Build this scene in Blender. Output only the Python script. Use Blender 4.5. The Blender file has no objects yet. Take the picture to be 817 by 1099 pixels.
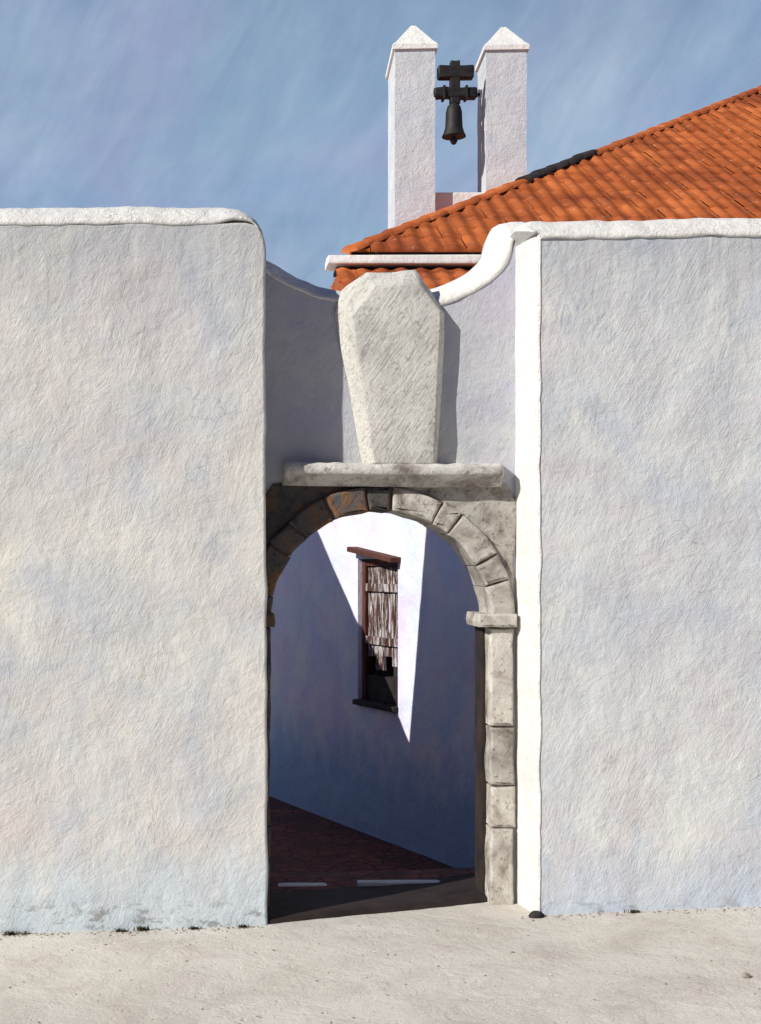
import bpy, bmesh, math, random
from mathutils import Vector, Matrix, noise
from mathutils.geometry import tessellate_polygon

random.seed(7)
S = bpy.context.scene
COL = S.collection
R = math.radians

# ------------------------------------------------------------------ frame of reference
# Camera stands at x=0, y=0, 2.1 m up, looking along +Y.  The wall fronts lie 8 m away.
EYE, F, VX, VY = 2.1, 1464.0, 220.0, 600.0
def X(px, y): return (px - VX) / F * y
def Z(py, y): return EYE - (py - VY) / F * y

SUN = Vector((-1.66, -1.0, 1.15)).normalized()      # direction towards the sun

# ------------------------------------------------------------------ helpers
def tag(o, label=None, cat=None, group=None, kind=None):
    if label: o['label'] = label
    if cat: o['category'] = cat
    if group: o['group'] = group
    if kind: o['kind'] = kind
    return o

def empty(name, loc, label, cat, group=None):
    o = bpy.data.objects.new(name, None)
    COL.objects.link(o); o.location = loc; o.empty_display_size = .2
    return tag(o, label, cat, group)

def link(name, bm, mat, parent=None, loc=None):
    me = bpy.data.meshes.new(name)
    bmesh.ops.recalc_face_normals(bm, faces=bm.faces)
    bm.to_mesh(me); bm.free()
    me.materials.append(mat)
    o = bpy.data.objects.new(name, me)
    COL.objects.link(o)
    if parent:
        o.parent = parent
        # geometry is written in world metres: undo the (possibly nested) parent offset
        off = Vector((0, 0, 0)); p = parent
        while p: off += p.location; p = p.parent
        o.location = -off if loc is None else loc
    elif loc: o.location = loc
    return o

K = 1.22
def rescale(root, k=K):
    """set a finished thing farther off and larger, measured from the eye point"""
    e = Vector((0, 0, EYE)); done = set()
    for o in [root] + list(root.children_recursive):
        o.location = e + (o.location - e) * k if o is root else o.location * k
        if o.type == 'MESH' and o.data.name not in done:
            done.add(o.data.name); o.data.transform(Matrix.Scale(k, 4))
    return root

def nz(x, y=0., z=0.): return noise.noise(Vector((x, y, z)))

def resample(pts, step, closed=True):
    out = []
    n = len(pts)
    for i in range(n if closed else n - 1):
        a = Vector(pts[i]); b = Vector(pts[(i + 1) % n])
        k = max(1, int((b - a).length / step))
        for j in range(k): out.append(a.lerp(b, j / k))
    if not closed: out.append(Vector(pts[-1]))
    return out

def normals2(pts, closed=True):
    res = []; n = len(pts)
    for i in range(n):
        a = pts[i - 1] if (closed or i > 0) else pts[i]
        b = pts[(i + 1) % n] if (closed or i < n - 1) else pts[i]
        d = (b - a)
        d = d.normalized() if d.length > 1e-9 else Vector((1, 0))
        res.append(Vector((-d.y, d.x)))
    return res

def area2(p):
    return sum(p[i].x * p[(i + 1) % len(p)].y - p[(i + 1) % len(p)].x * p[i].y for i in range(len(p))) / 2

def slab_bm(outline, yf, yb, r=.015, step=.04, wob=.004, wf=6., seed=0., xf=None, bm=None):
    """closed outline in (x,z), extruded from yf (front, rounded rim) to yb."""
    bm = bm or bmesh.new()
    p = resample([Vector(q) for q in outline], step)
    if area2(p) < 0: p.reverse()
    nn = normals2(p)                    # inward for a counter-clockwise outline
    p = [q + nn[i] * (wob * nz(q.x * wf + seed, q.y * wf, seed) * 1.6) for i, q in enumerate(p)]
    nn = normals2(p)
    rings = []
    prof = [(1., 0.), (.45, .12), (.12, .45), (0., 1.)] if r > 0 else [(0., 0.)]
    for a, b in prof:
        rings.append([(q.x + nn[i].x * r * a, yf + r * b, q.y + nn[i].y * r * a) for i, q in enumerate(p)])
    rings.append([(q.x, yb, q.y) for q in p])
    vs = []
    for ring in rings:
        row = []
        for c in ring:
            c = Vector(c)
            if xf: c = xf @ c
            row.append(bm.verts.new(c))
        vs.append(row)
    n = len(p)
    for k in range(len(vs) - 1):
        for i in range(n):
            f = bm.faces.new((vs[k][i], vs[k][(i + 1) % n], vs[k + 1][(i + 1) % n], vs[k + 1][i]))
            f.smooth = k < len(vs) - 2
    for row in (vs[0], vs[-1]):
        for tri in tessellate_polygon([[Vector((q.x, q.y, 0)) for q in p]]):
            a, b, c = (row[i] for i in tri)
            if len({a, b, c}) == 3 and not bm.faces.get((a, b, c)): bm.faces.new((a, b, c))
    return bm

def sweep_bm(path, section, step=.05, wob=.006, seed=0., thick=None, bm=None):
    """coping: path in (x,z); section = list of (dn as a share of thickness, y)."""
    bm = bm or bmesh.new()
    p = resample([Vector(q) for q in path], step, closed=False)
    # soften the corners of the path
    for _ in range(2):
        p = [p[0]] + [(p[i - 1] + p[i] * 2 + p[i + 1]) / 4 for i in range(1, len(p) - 1)] + [p[-1]]
    nn = normals2(p, False)
    rows = []
    L = len(p)
    for i, q in enumerate(p):
        T = thick(i / (L - 1)) if callable(thick) else thick
        w = wob * nz(q.x * 4 + seed, q.y * 4) + wob * .6 * nz(q.x * 14 + seed, q.y * 14) - wob * 1.3 * max(0, nz(q.x * 9 + seed, q.y * 9, 5.) - .25)
        wl = wob * 1.3 * nz(q.x * 5 + seed + 9, q.y * 5) + wob * .6 * nz(q.x * 17 + seed, q.y * 13 + 4)
        row = []
        for k, (dn, y) in enumerate(section):
            o = dn * T + w + (wl if dn < -.8 else 0)
            o += wob * .7 * nz(q.x * 11 + k * 3.3, q.y * 11, seed); row.append(bm.verts.new((q.x + nn[i].x * o, y + .5 * w + wob * .6 * nz(q.x * 13, k * 2.1, seed), q.y + nn[i].y * o)))
        rows.append(row)
    m = len(section)
    for i in range(L - 1):
        for k in range(m):
            f = bm.faces.new((rows[i][k], rows[i + 1][k], rows[i + 1][(k + 1) % m], rows[i][(k + 1) % m]))
            f.smooth = k < m - 2
    bm.faces.new(rows[0]); bm.faces.new(list(reversed(rows[-1])))
    return bm

def cop_section(yf, yb, d=.15):
    return [(-1., yf - .002), (-.94, yf - .009), (-.78, yf - .002), (-.5, yf + .35 * d), (-.22, yf + .7 * d), (-.04, yf + d), (0., yf + 1.25 * d),
            (-.1, yb + .01), (-1., yb + .01)]

def box_bm(a, b, bev=.0, xf=None, bm=None, seg=2, jit=0.):
    bm2 = bmesh.new()
    bmesh.ops.create_cube(bm2, size=1)
    for v in bm2.verts:
        v.co = Vector([a[i] + (v.co[i] + .5) * (b[i] - a[i]) for i in range(3)])
        if jit: v.co += Vector([random.uniform(-jit, jit) for _ in range(3)])
    if bev: bmesh.ops.bevel(bm2, geom=bm2.edges[:], offset=bev, segments=seg, affect='EDGES', profile=.6)
    if bm is None:
        if xf:
            for v in bm2.verts: v.co = xf @ v.co
        return bm2
    mp = {}
    for v in bm2.verts: mp[v] = bm.verts.new(xf @ v.co if xf else v.co)
    for f in bm2.faces: bm.faces.new([mp[v] for v in f.verts])
    bm2.free()
    return bm

def rough_bm(bm, amp, freq, seed=0., cuts=2):
    bmesh.ops.triangulate(bm, faces=bm.faces[:])
    bmesh.ops.subdivide_edges(bm, edges=bm.edges[:], cuts=cuts, use_grid_fill=True)
    bm.normal_update()
    for v in bm.verts:
        c = v.co * freq
        v.co += v.normal * amp * (nz(c.x + seed, c.y, c.z) + .5 * nz(c.x * 2.3, c.y * 2.3 + seed, c.z * 2.3))
    for f in bm.faces: f.smooth = True
    return bm

def lathe_bm(prof, center, n=24):
    bm = bmesh.new(); rows = []
    for r, z in prof:
        rows.append([bm.verts.new((center[0] + r * math.cos(2 * math.pi * i / n), center[1] + r * math.sin(2 * math.pi * i / n), center[2] + z)) for i in range(n)])
    for k in range(len(rows) - 1):
        for i in range(n):
            f = bm.faces.new((rows[k][i], rows[k][(i + 1) % n], rows[k + 1][(i + 1) % n], rows[k + 1][i])); f.smooth = True
    bm.faces.new(rows[0]); bm.faces.new(rows[-1])
    return bm

# ------------------------------------------------------------------ materials
class NT:
    def __init__(s, name):
        s.m = bpy.data.materials.new(name); s.m.use_nodes = True
        s.t = s.m.node_tree; s.n = s.t.nodes; s.l = s.t.links
        s.b = s.n['Principled BSDF']
        s.pos = s.n.new('ShaderNodeNewGeometry').outputs['Position']
    def map(s, rot=(0, 0, 0), scale=(1, 1, 1), loc=(0, 0, 0), src=None):
        m = s.n.new('ShaderNodeMapping'); m.inputs['Rotation'].default_value = rot
        m.inputs['Scale'].default_value = scale; m.inputs['Location'].default_value = loc
        s.l.new(src or s.pos, m.inputs['Vector']); return m.outputs[0]
    def noise(s, vec, scale, detail=4., rough=.55, dist=0.):
        n = s.n.new('ShaderNodeTexNoise'); n.inputs['Scale'].default_value = scale
        n.inputs['Detail'].default_value = detail; n.inputs['Roughness'].default_value = rough
        n.inputs['Distortion'].default_value = dist
        s.l.new(vec, n.inputs['Vector']); return n.outputs['Fac']
    def ramp(s, fac, stops, interp='LINEAR'):
        r = s.n.new('ShaderNodeValToRGB'); r.color_ramp.interpolation = interp
        e = r.color_ramp.elements
        while len(e) < len(stops): e.new(.5)
        for i, (p, c) in enumerate(stops):
            e[i].position = p; e[i].color = (c, c, c, 1) if isinstance(c, (int, float)) else (*c, 1)
        s.l.new(fac, r.inputs[0]); return r.outputs[0]
    def mix(s, fac, a, b, mode='MIX'):
        m = s.n.new('ShaderNodeMix'); m.data_type = 'RGBA'; m.blend_type = mode
        for sock, v in ((m.inputs[0], fac), (m.inputs[6], a), (m.inputs[7], b)):
            if isinstance(v, (int, float)): sock.default_value = v
            elif isinstance(v, tuple): sock.default_value = (*v, 1)
            else: s.l.new(v, sock)
        return m.outputs[2]
    def math(s, op, a, b=None, c=None):
        m = s.n.new('ShaderNodeMath'); m.operation = op
        for i, v in enumerate((a, b, c)):
            if v is None: continue
            if isinstance(v, (int, float)): m.inputs[i].default_value = v
            else: s.l.new(v, m.inputs[i])
        return m.outputs[0]
    def bump(s, h, strength=1., dist=.01, normal=None):
        b = s.n.new('ShaderNodeBump'); b.inputs['Strength'].default_value = strength; b.inputs['Distance'].default_value = dist
        s.l.new(h, b.inputs['Height'])
        if normal: s.l.new(normal, b.inputs['Normal'])
        return b.outputs[0]
    def out(s, color, rough=.9, normal=None, spec=.2):
        if isinstance(color, tuple): s.b.inputs['Base Color'].default_value = (*color, 1)
        else: s.l.new(color, s.b.inputs['Base Color'])
        if isinstance(rough, (int, float)): s.b.inputs['Roughness'].default_value = rough
        else: s.l.new(rough, s.b.inputs['Roughness'])
        s.b.inputs['Specular IOR Level'].default_value = spec
        if normal: s.l.new(normal, s.b.inputs['Normal'])
        return s.m

def strokes(t, angle, length, width, loc=(0, 0, 0), detail=5., dist=.4):
    """brush / trowel strokes: noise drawn out along one direction of the wall's face"""
    v = t.map(rot=(0, R(angle), 0), scale=(width, width, length), loc=loc)
    v.node.vector_type = 'TEXTURE'
    return t.noise(v, 1., detail, .66, dist)

def plaster(name, base, warm, cool, rose, amt=.5, bumpk=1., foot_tint=None, off=0., specks=True):
    t = NT(name)
    p = t.map(loc=(off, off * .3, off * .7))
    c = t.mix(t.ramp(t.noise(p, 1.1, 5, .6, .6), [(.42, 0.), (.66, 1.)]), base, warm)
    c = t.mix(t.math('MULTIPLY', t.ramp(t.noise(t.map(loc=(7 + off, 3, 1)), 1.5, 5, .6, .5), [(.45, 0.), (.68, 1.)]), amt), c, cool)
    c = t.mix(t.math('MULTIPLY', t.ramp(t.noise(t.map(loc=(1, 13 + off, 5)), 1.9, 6, .62, .7), [(.47, 0.), (.68, 1.)]), amt), c, rose)
    s1 = strokes(t, 30, .15, .022, (off, 0, 0), 5, .8)
    s2 = strokes(t, 14, .19, .026, (3, off, 8), 5, .8)
    s3 = strokes(t, 55, .13, .020, (off, 4, 2), 5, .8)
    sel = t.ramp(t.noise(t.map(loc=(2, 2, off)), 1.6, 3, .5), [(.44, 0.), (.56, 1.)])
    s = t.mix(sel, s1, s2)
    s = t.mix(t.ramp(t.noise(t.map(loc=(9, off, 4)), 2.2, 3, .5), [(.55, 0.), (.62, .8)]), s, s3)
    # thin limewash: the strokes also show faintly in colour
    c = t.mix(t.ramp(s, [(.36, .34), (.5, 0.)]), c, t.mix(.5, cool, rose))
    c = t.mix(t.ramp(s, [(.56, 0.), (.70, .45)]), c, warm)
    fs = t.mix(sel, strokes(t, 26, .055, .0075, (off, 6, 1), 4, .5), strokes(t, 48, .05, .007, (2, off, 6), 4, .5))
    grain = t.noise(t.pos, 150., 3, .7)
    mid = t.noise(t.pos, 26., 5, .65)
    pits = t.ramp(t.noise(t.map(loc=(off, 0, 0)), 38., 3, .5), [(.24, 1.), (.31, 0.)])
    c = t.mix(t.math('MULTIPLY', pits, .35), c, tuple(x * .62 for x in base))
    if foot_tint:
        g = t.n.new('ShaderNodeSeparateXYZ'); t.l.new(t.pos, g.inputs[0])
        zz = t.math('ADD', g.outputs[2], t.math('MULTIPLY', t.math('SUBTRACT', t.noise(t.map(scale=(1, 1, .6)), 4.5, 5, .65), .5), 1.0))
        c = t.mix(t.ramp(zz, [(0., .85), (.30, .35), (.46, 0.)]), c, foot_tint)
        sp = t.math('MULTIPLY', float(specks), t.math('MULTIPLY', t.ramp(g.outputs[2], [(.02, 1.), (.13, 0.)]), t.ramp(t.noise(t.map(scale=(1, 1, 1.5)), 7., 5, .7), [(.52, 0.), (.60, 1.)])))
        c = t.mix(t.math('MULTIPLY', sp, .6), c, (.16, .14, .115))
    big = t.noise(t.map(loc=(off, 5, 5)), 2.3, 3, .5)
    # the brush work comes and goes: bare smooth patches, ridged patches
    amt_n = t.ramp(t.noise(t.map(loc=(off, 8, 3)), 2.7, 4, .6, .6), [(.36, .25), (.62, 1.)])
    flat = t.math('SUBTRACT', 1., amt_n)
    sm = t.math('MULTIPLY', t.math('SUBTRACT', s, .5), amt_n)
    fm = t.math('MULTIPLY', t.math('SUBTRACT', fs, .5), t.math('ADD', .45, t.math('MULTIPLY', flat, .5)))
    lump = t.ramp(t.noise(t.map(loc=(off, 1, 9)), 11., 6, .7, .4), [(.35, 0.), (.65, 1.)])
    # flaked coats of wash: edges where an upper coat has come away
    fl = t.ramp(t.noise(t.map(loc=(off + 3, 2, 6)), 3.6, 8, .72, .3), [(.585, 0.), (.60, 1.)])
    c = t.mix(t.math('MULTIPLY', fl, .30), c, cool)
    # hairline cracks
    vo = t.n.new('ShaderNodeTexVoronoi'); vo.feature = 'DISTANCE_TO_EDGE'; vo.inputs['Scale'].default_value = 1.25
    nn = t.n.new('ShaderNodeTexNoise'); nn.inputs['Scale'].default_value = 3.5; nn.inputs['Detail'].default_value = 5.; t.l.new(t.pos, nn.inputs['Vector'])
    sc = t.n.new('ShaderNodeVectorMath'); sc.operation = 'MULTIPLY_ADD'; sc.inputs[1].default_value = (.55, .55, .55)
    t.l.new(nn.outputs['Color'], sc.inputs[0]); t.l.new(t.map(loc=(off, off, off)), sc.inputs[2]); t.l.new(sc.outputs[0], vo.inputs['Vector'])
    crack = t.math('MULTIPLY', t.ramp(vo.outputs['Distance'], [(0., 1.), (.0045, 0.)]), t.ramp(t.noise(t.map(loc=(4, off, 4)), 1.3, 3, .5), [(.54, 0.), (.62, 1.)]))
    c = t.mix(t.math('MULTIPLY', crack, .55), c, (.27, .26, .25))
    # faint run marks down the face
    run = t.noise(t.map(scale=(16., 16., .55), loc=(off, 2, 2)), 1., 5, .6)
    c = t.mix(t.math('MULTIPLY', t.ramp(run, [(.60, 0.), (.74, .30)]), amt_n), c, tuple(x * .80 for x in cool))
    if foot_tint and specks:
        up = t.math('ADD', t.math('MULTIPLY', g.outputs[2], .25), t.math('MULTIPLY', t.math('SUBTRACT', run, .5), .45))
        c = t.mix(t.ramp(up, [(.86, 0.), (1.02, .42)]), c, tuple(x * .72 for x in cool))
    nrm = t.bump(big, .6, .06)
    nrm = t.bump(lump, .40 * bumpk, .010, nrm)
    nrm = t.bump(sm, .62 * bumpk, .011, nrm)
    nrm = t.bump(fm, .60 * bumpk, .006, nrm)
    nrm = t.bump(mid, .45 * bumpk, .008, nrm)
    nrm = t.bump(grain, .45 * bumpk, .002, nrm)
    nrm = t.bump(fl, -.35, .004, nrm)
    nrm = t.bump(t.math('SUBTRACT', 1., pits), .5, .005, nrm)
    return t.out(c, .92, nrm, .12)

M = {}
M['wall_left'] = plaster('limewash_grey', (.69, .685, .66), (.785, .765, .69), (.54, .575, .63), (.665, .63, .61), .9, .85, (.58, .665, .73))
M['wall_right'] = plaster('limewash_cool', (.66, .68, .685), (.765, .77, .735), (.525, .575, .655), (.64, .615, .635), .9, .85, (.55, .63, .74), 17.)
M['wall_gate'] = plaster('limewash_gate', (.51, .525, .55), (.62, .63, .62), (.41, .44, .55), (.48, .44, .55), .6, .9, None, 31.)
M['coping'] = plaster('lit_whitewash', (.82, .81, .77), (.86, .845, .79), (.70, .71, .72), (.76, .735, .71), .7, 1.5, None, 43.)  # whiter than the wall faces: sunlight on tops and end strip put into colour
M['lane'] = plaster('limewash_lane_shade', (.76, .76, .82), (.82, .81, .81), (.56, .69, .85), (.69, .60, .80), .9, .9, (.34, .53, .74), 57., False)  # blue of the lane's shade put into the wash tints and foot band
M['ochre'] = plaster('ochre_wash', (.34, .25, .15), (.40, .29, .17), (.28, .22, .15), (.33, .21, .14), .6, 1., None, 83.)
M['lane_back'] = plaster('limewash_blocker', (.46, .46, .56), (.50, .50, .56), (.38, .42, .56), (.44, .40, .55), .6, 1., None, 91., False)  # wash of the added blocker wall, toned for its bounce
M['church'] = plaster('limewash_church', (.60, .635, .665), (.67, .69, .70), (.52, .56, .64), (.58, .57, .62), .7, 1.6, None, 71.)

def stone(name, cols, joint=None, bumpk=1., off=0., hatch=False):
    t = NT(name)
    oi = t.n.new('ShaderNodeObjectInfo')
    cmb = t.n.new('ShaderNodeCombineXYZ'); 
    for i in range(3): t.l.new(t.math('MULTIPLY', oi.outputs['Random'], 11. + 7 * i), cmb.inputs[i])
    ad = t.n.new('ShaderNodeVectorMath'); ad.operation = 'ADD'
    t.l.new(t.pos, ad.inputs[0]); t.l.new(cmb.outputs[0], ad.inputs[1])
    v = t.map(loc=(off, 0, off), src=ad.outputs[0])
    n1 = t.noise(v, 5.5, 6, .65, .5)
    c = t.ramp(n1, [(.30, cols[0]), (.48, cols[1]), (.62, cols[2]), (.75, cols[3])])
    n2 = t.noise(v, 17., 5, .7)
    c = t.mix(t.ramp(n2, [(.56, 0.), (.68, .7)]), c, cols[0])
    v2 = t.ramp(oi.outputs['Random'], [(0., .80), (1., 1.12)])
    c = t.mix(1., c, v2, 'MULTIPLY')
    fine = t.noise(v, 70., 4, .7)
    s = strokes(t, 35, .14, .011, (off, 1, 1))
    if hatch:
        c = t.mix(t.ramp(s, [(.34, .9), (.47, 0.)]), c, tuple(x * .55 for x in cols[0]))
    nrm = t.bump(n1, .6 * bumpk, .025)
    nrm = t.bump(s, .5 * bumpk, .010, nrm)
    nrm = t.bump(n2, .5 * bumpk, .010, nrm)
    nrm = t.bump(fine, .6 * bumpk, .004, nrm)
    pv = t.noise(v, 42., 2, .5); pits = t.ramp(pv, [(.30, 1.), (.38, 0.)])
    c = t.mix(t.math('MULTIPLY', pits, .55), c, tuple(x * .5 for x in cols[0]))
    nrm = t.bump(pits, -.7 * bumpk, .006, nrm)
    sp = t.noise(v, 230., 3, .7)
    c = t.mix(t.ramp(sp, [(.58, 0.), (.66, .35)]), c, cols[0])
    nrm = t.bump(sp, .4 * bumpk, .0015, nrm)
    return t.out(c, .9, nrm, .2)

M['arch'] = stone('weathered_granite', [(.17, .14, .115), (.46, .43, .385), (.60, .575, .52), (.70, .67, .60)])
M['arch_shade_rust'] = stone('shaded_rusty_granite', [(.035, .03, .03), (.10, .095, .095), (.19, .10, .05), (.17, .18, .18)], off=5.)  # shaded copy of the granite: left-side shadow put into the colour, with rust tints
M['mortar'] = stone('old_mortar', [(.08, .065, .055), (.20, .17, .14), (.34, .31, .27), (.42, .39, .35)], off=9.)
M['ledge'] = stone('ledge_stone', [(.26, .22, .19), (.66, .64, .60), (.80, .785, .74), (.83, .815, .77)], off=13.)
M['finial'] = stone('pale_limestone', [(.58, .565, .52), (.76, .745, .69), (.80, .785, .73), (.83, .815, .76)], off=21., hatch=True)

def terracotta():
    t = NT('terracotta_tiles')
    n1 = t.noise(t.pos, .9, 5, .6, .4); n2 = t.noise(t.pos, 5., 5, .65)
    c = t.ramp(n1, [(.32, (.28, .066, .022)), (.5, (.43, .110, .031)), (.66, (.55, .155, .042))])
    at = t.n.new('ShaderNodeVertexColor'); at.layer_name = 'tile'
    sep = t.n.new('ShaderNodeSeparateColor'); t.l.new(at.outputs[0], sep.inputs[0])
    c = t.mix(1., c, t.ramp(sep.outputs[0], [(0., (.80, .77, .74)), (.5, (1., 1., 1.)), (1., (1.10, 1.12, 1.16))]), 'MULTIPLY')
    c = t.mix(t.ramp(n2, [(.55, 0.), (.72, .45)]), c, (.22, .085, .045))
    c = t.mix(t.ramp(t.noise(t.map(loc=(9, 1, 3)), 2.4, 7, .72), [(.60, 0.), (.68, .35)]), c, (.20, .15, .09))
    c = t.mix(t.ramp(t.noise(t.map(loc=(3, 3, 3)), 9., 4, .7), [(.62, 0.), (.70, .6)]), c, (.62, .42, .28))
    nrm = t.bump(n2, .5, .02); nrm = t.bump(t.noise(t.pos, 40., 4, .7), .5, .006, nrm)
    return t.out(c, .88, nrm, .2)
M['tile'] = terracotta()

def plain(name, c1, c2, scale=8., rough=.7, bump=.4, dist=.004, grainrot=None, spec=.3, metal=0.):
    t = NT(name)
    v = t.map(scale=grainrot) if grainrot else t.pos
    n = t.noise(v, scale, 6, .65, .3)
    c = t.ramp(n, [(.35, c1), (.65, c2)])
    m = t.out(c, rough, t.bump(n, bump, dist), spec)
    t.b.inputs['Metallic'].default_value = metal
    return m
M['iron'] = plain('black_iron', (.008, .008, .009), (.022, .020, .019), 9., .62, .4, .006, None, .35)
M['timber_shade'] = plain('dark_timber_shade', (.012, .010, .010), (.04, .028, .022), 6., .85)  # timber colour, also painted shade for the eave strip and the reveal
M['darktile'] = plain('dark_hip_tile', (.012, .012, .014), (.04, .03, .028), 6., .85)
M['frame'] = plain('red_brown_wood', (.045, .014, .010), (.12, .042, .028), 7., .8, .5, .004, (4, 4, .6))
M['doorframe'] = plain('dark_brown_wood', (.030, .018, .014), (.075, .045, .034), 6., .85, .5, .004, (4, 4, .5))
M['floor_shade'] = plain('dark_shade_floor', (.012, .009, .009), (.034, .022, .020), 5., .8, .6, .012)
M['stone_dark'] = plain('black_stone', (.012, .012, .013), (.04, .038, .036), 20., .85)
M['stone_tan'] = plain('tan_stone', (.20, .17, .14), (.36, .31, .26), 30., .9)
M['weed'] = plain('dry_weed', (.035, .035, .018), (.12, .10, .05), 30., .9)
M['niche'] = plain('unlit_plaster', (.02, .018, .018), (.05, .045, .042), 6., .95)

def shutter_mat():
    t = NT('peeling_shutter')
    v = t.map(scale=(9, 9, 1.1))
    n = t.noise(v, 3.2, 7, .72, .6); n2 = t.noise(t.map(scale=(6, 6, 2)), 7., 6, .7)
    c = t.ramp(n, [(.40, (.040, .016, .013)), (.50, (.10, .05, .04)), (.56, (.42, .40, .40)), (.70, (.66, .65, .66))])
    c = t.mix(t.ramp(n2, [(.56, 0.), (.62, .9)]), c, (.03, .02, .02))
    return t.out(c, .85, t.bump(n, .8, .006), .2)
M['shutter'] = shutter_mat()

def ground_mat():
    t = NT('pale_packed_earth')
    n1 = t.noise(t.pos, 1.3, 6, .6, .6); n2 = t.noise(t.map(loc=(4, 4, 0)), 3.2, 6, .65, .4)
    c = t.ramp(n1, [(.33, (.54, .505, .445)), (.5, (.63, .60, .54)), (.68, (.69, .66, .60))])
    c = t.mix(t.ramp(n2, [(.50, 0.), (.68, .6)]), c, (.56, .50, .455))
    v = t.map(rot=(0, 0, R(35)), scale=(.22, .030, 1.)); v.node.vector_type = 'TEXTURE'
    s = t.noise(v, 1., 5, .62, .7)
    c = t.mix(t.ramp(s, [(.55, 0.), (.70, .5)]), c, (.72, .70, .64))
    g = t.noise(t.pos, 60., 5, .7); g2 = t.noise(t.pos, 190., 3, .7)
    c = t.mix(t.ramp(g, [(.30, .55), (.42, 0.)]), c, (.34, .30, .26))
    pits = t.ramp(t.noise(t.pos, 26., 3, .5), [(.25, 0.), (.36, 1.)])
    nrm = t.bump(n2, .6, .04); nrm = t.bump(s, .5, .012, nrm); nrm = t.bump(g, .7, .008, nrm); nrm = t.bump(g2, .5, .003, nrm)
    nrm = t.bump(pits, .5, .008, nrm)
    return t.out(c, .95, nrm, .1)
M['ground'] = ground_mat()

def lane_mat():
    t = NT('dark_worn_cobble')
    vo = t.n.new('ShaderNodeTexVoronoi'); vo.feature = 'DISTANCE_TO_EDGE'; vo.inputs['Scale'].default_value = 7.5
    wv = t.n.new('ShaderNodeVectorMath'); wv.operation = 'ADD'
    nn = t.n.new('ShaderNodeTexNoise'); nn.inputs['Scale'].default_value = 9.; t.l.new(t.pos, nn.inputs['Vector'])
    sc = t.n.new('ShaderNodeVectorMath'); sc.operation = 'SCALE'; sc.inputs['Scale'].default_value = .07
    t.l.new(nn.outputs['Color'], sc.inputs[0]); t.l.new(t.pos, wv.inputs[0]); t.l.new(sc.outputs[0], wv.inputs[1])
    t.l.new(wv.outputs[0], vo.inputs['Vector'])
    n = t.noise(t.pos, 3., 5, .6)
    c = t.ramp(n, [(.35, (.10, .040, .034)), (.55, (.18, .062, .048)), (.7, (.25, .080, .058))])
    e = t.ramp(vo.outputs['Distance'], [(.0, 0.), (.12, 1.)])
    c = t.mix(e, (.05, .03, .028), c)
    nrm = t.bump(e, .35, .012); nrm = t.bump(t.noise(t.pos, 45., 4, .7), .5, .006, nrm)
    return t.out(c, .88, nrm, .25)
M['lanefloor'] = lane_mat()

# ------------------------------------------------------------------ ground
GS, G0 = .036, -.057
def gz(x, y=8.):
    xc = max(-5., min(8., x))
    q = max(0., min(1., (y - 8.95) / 2.05)); q = q * q * (3 - 2 * q)
    return GS * xc + G0 - .52 * q + .010 * nz(x * 1.3, y * 1.3, 2.) + .004 * nz(x * 5, y * 5, 7.)

def ground():
    def axis(lo, hi, step, far):
        a = [lo + i * step for i in range(int((hi - lo) / step) + 1)]
        d = step; x = a[0]; L = []
        while x > -far: d *= 1.5; x -= d; L.append(x)
        d = step; x = a[-1]; H = []
        while x < far: d *= 1.5; x += d; H.append(x)
        return list(reversed(L)) + a + H
    xs = axis(-2.4, 4.4, .07, 420); ys = axis(5., 12.2, .07, 420)
    bm = bmesh.new()
    v = [[bm.verts.new((x, y, gz(x, y))) for x in xs] for y in ys]
    for j in range(len(ys) - 1):
        for i in range(len(xs) - 1):
            f = bm.faces.new((v[j][i], v[j][i + 1], v[j + 1][i + 1], v[j + 1][i])); f.smooth = True
    o = link('ground', bm, M['ground'])
    tag(o, kind='structure')
ground()

# dark lane floor that starts at the gate and runs back between the houses
YF, YG, YB = 8.0, 8.3, 8.65          # wall fronts, gate front, gate back
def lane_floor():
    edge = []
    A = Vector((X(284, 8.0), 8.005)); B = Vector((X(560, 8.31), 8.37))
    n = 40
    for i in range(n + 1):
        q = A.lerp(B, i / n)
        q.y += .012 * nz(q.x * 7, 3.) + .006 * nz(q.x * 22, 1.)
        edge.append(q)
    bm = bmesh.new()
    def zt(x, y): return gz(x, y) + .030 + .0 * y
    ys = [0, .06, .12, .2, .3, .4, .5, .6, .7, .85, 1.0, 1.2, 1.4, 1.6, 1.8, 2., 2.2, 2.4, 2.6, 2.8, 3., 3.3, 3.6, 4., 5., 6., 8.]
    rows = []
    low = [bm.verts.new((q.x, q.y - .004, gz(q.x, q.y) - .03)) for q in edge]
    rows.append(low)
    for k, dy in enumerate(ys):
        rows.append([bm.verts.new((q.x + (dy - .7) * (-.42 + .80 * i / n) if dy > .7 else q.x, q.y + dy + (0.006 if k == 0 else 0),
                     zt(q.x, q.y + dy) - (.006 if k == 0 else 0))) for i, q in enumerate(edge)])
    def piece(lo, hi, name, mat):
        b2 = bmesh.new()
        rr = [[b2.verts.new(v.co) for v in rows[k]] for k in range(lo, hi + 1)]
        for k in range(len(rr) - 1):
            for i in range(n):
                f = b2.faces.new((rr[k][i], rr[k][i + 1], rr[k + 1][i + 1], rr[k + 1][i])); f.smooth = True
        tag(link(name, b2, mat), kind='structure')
    piece(0, 8, 'threshold_shade', M['floor_shade']); piece(8, len(rows) - 1, 'lane', M['lanefloor'])  # front piece coloured near black so the sunlit floor stays as dark as shade
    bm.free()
lane_floor()

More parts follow.
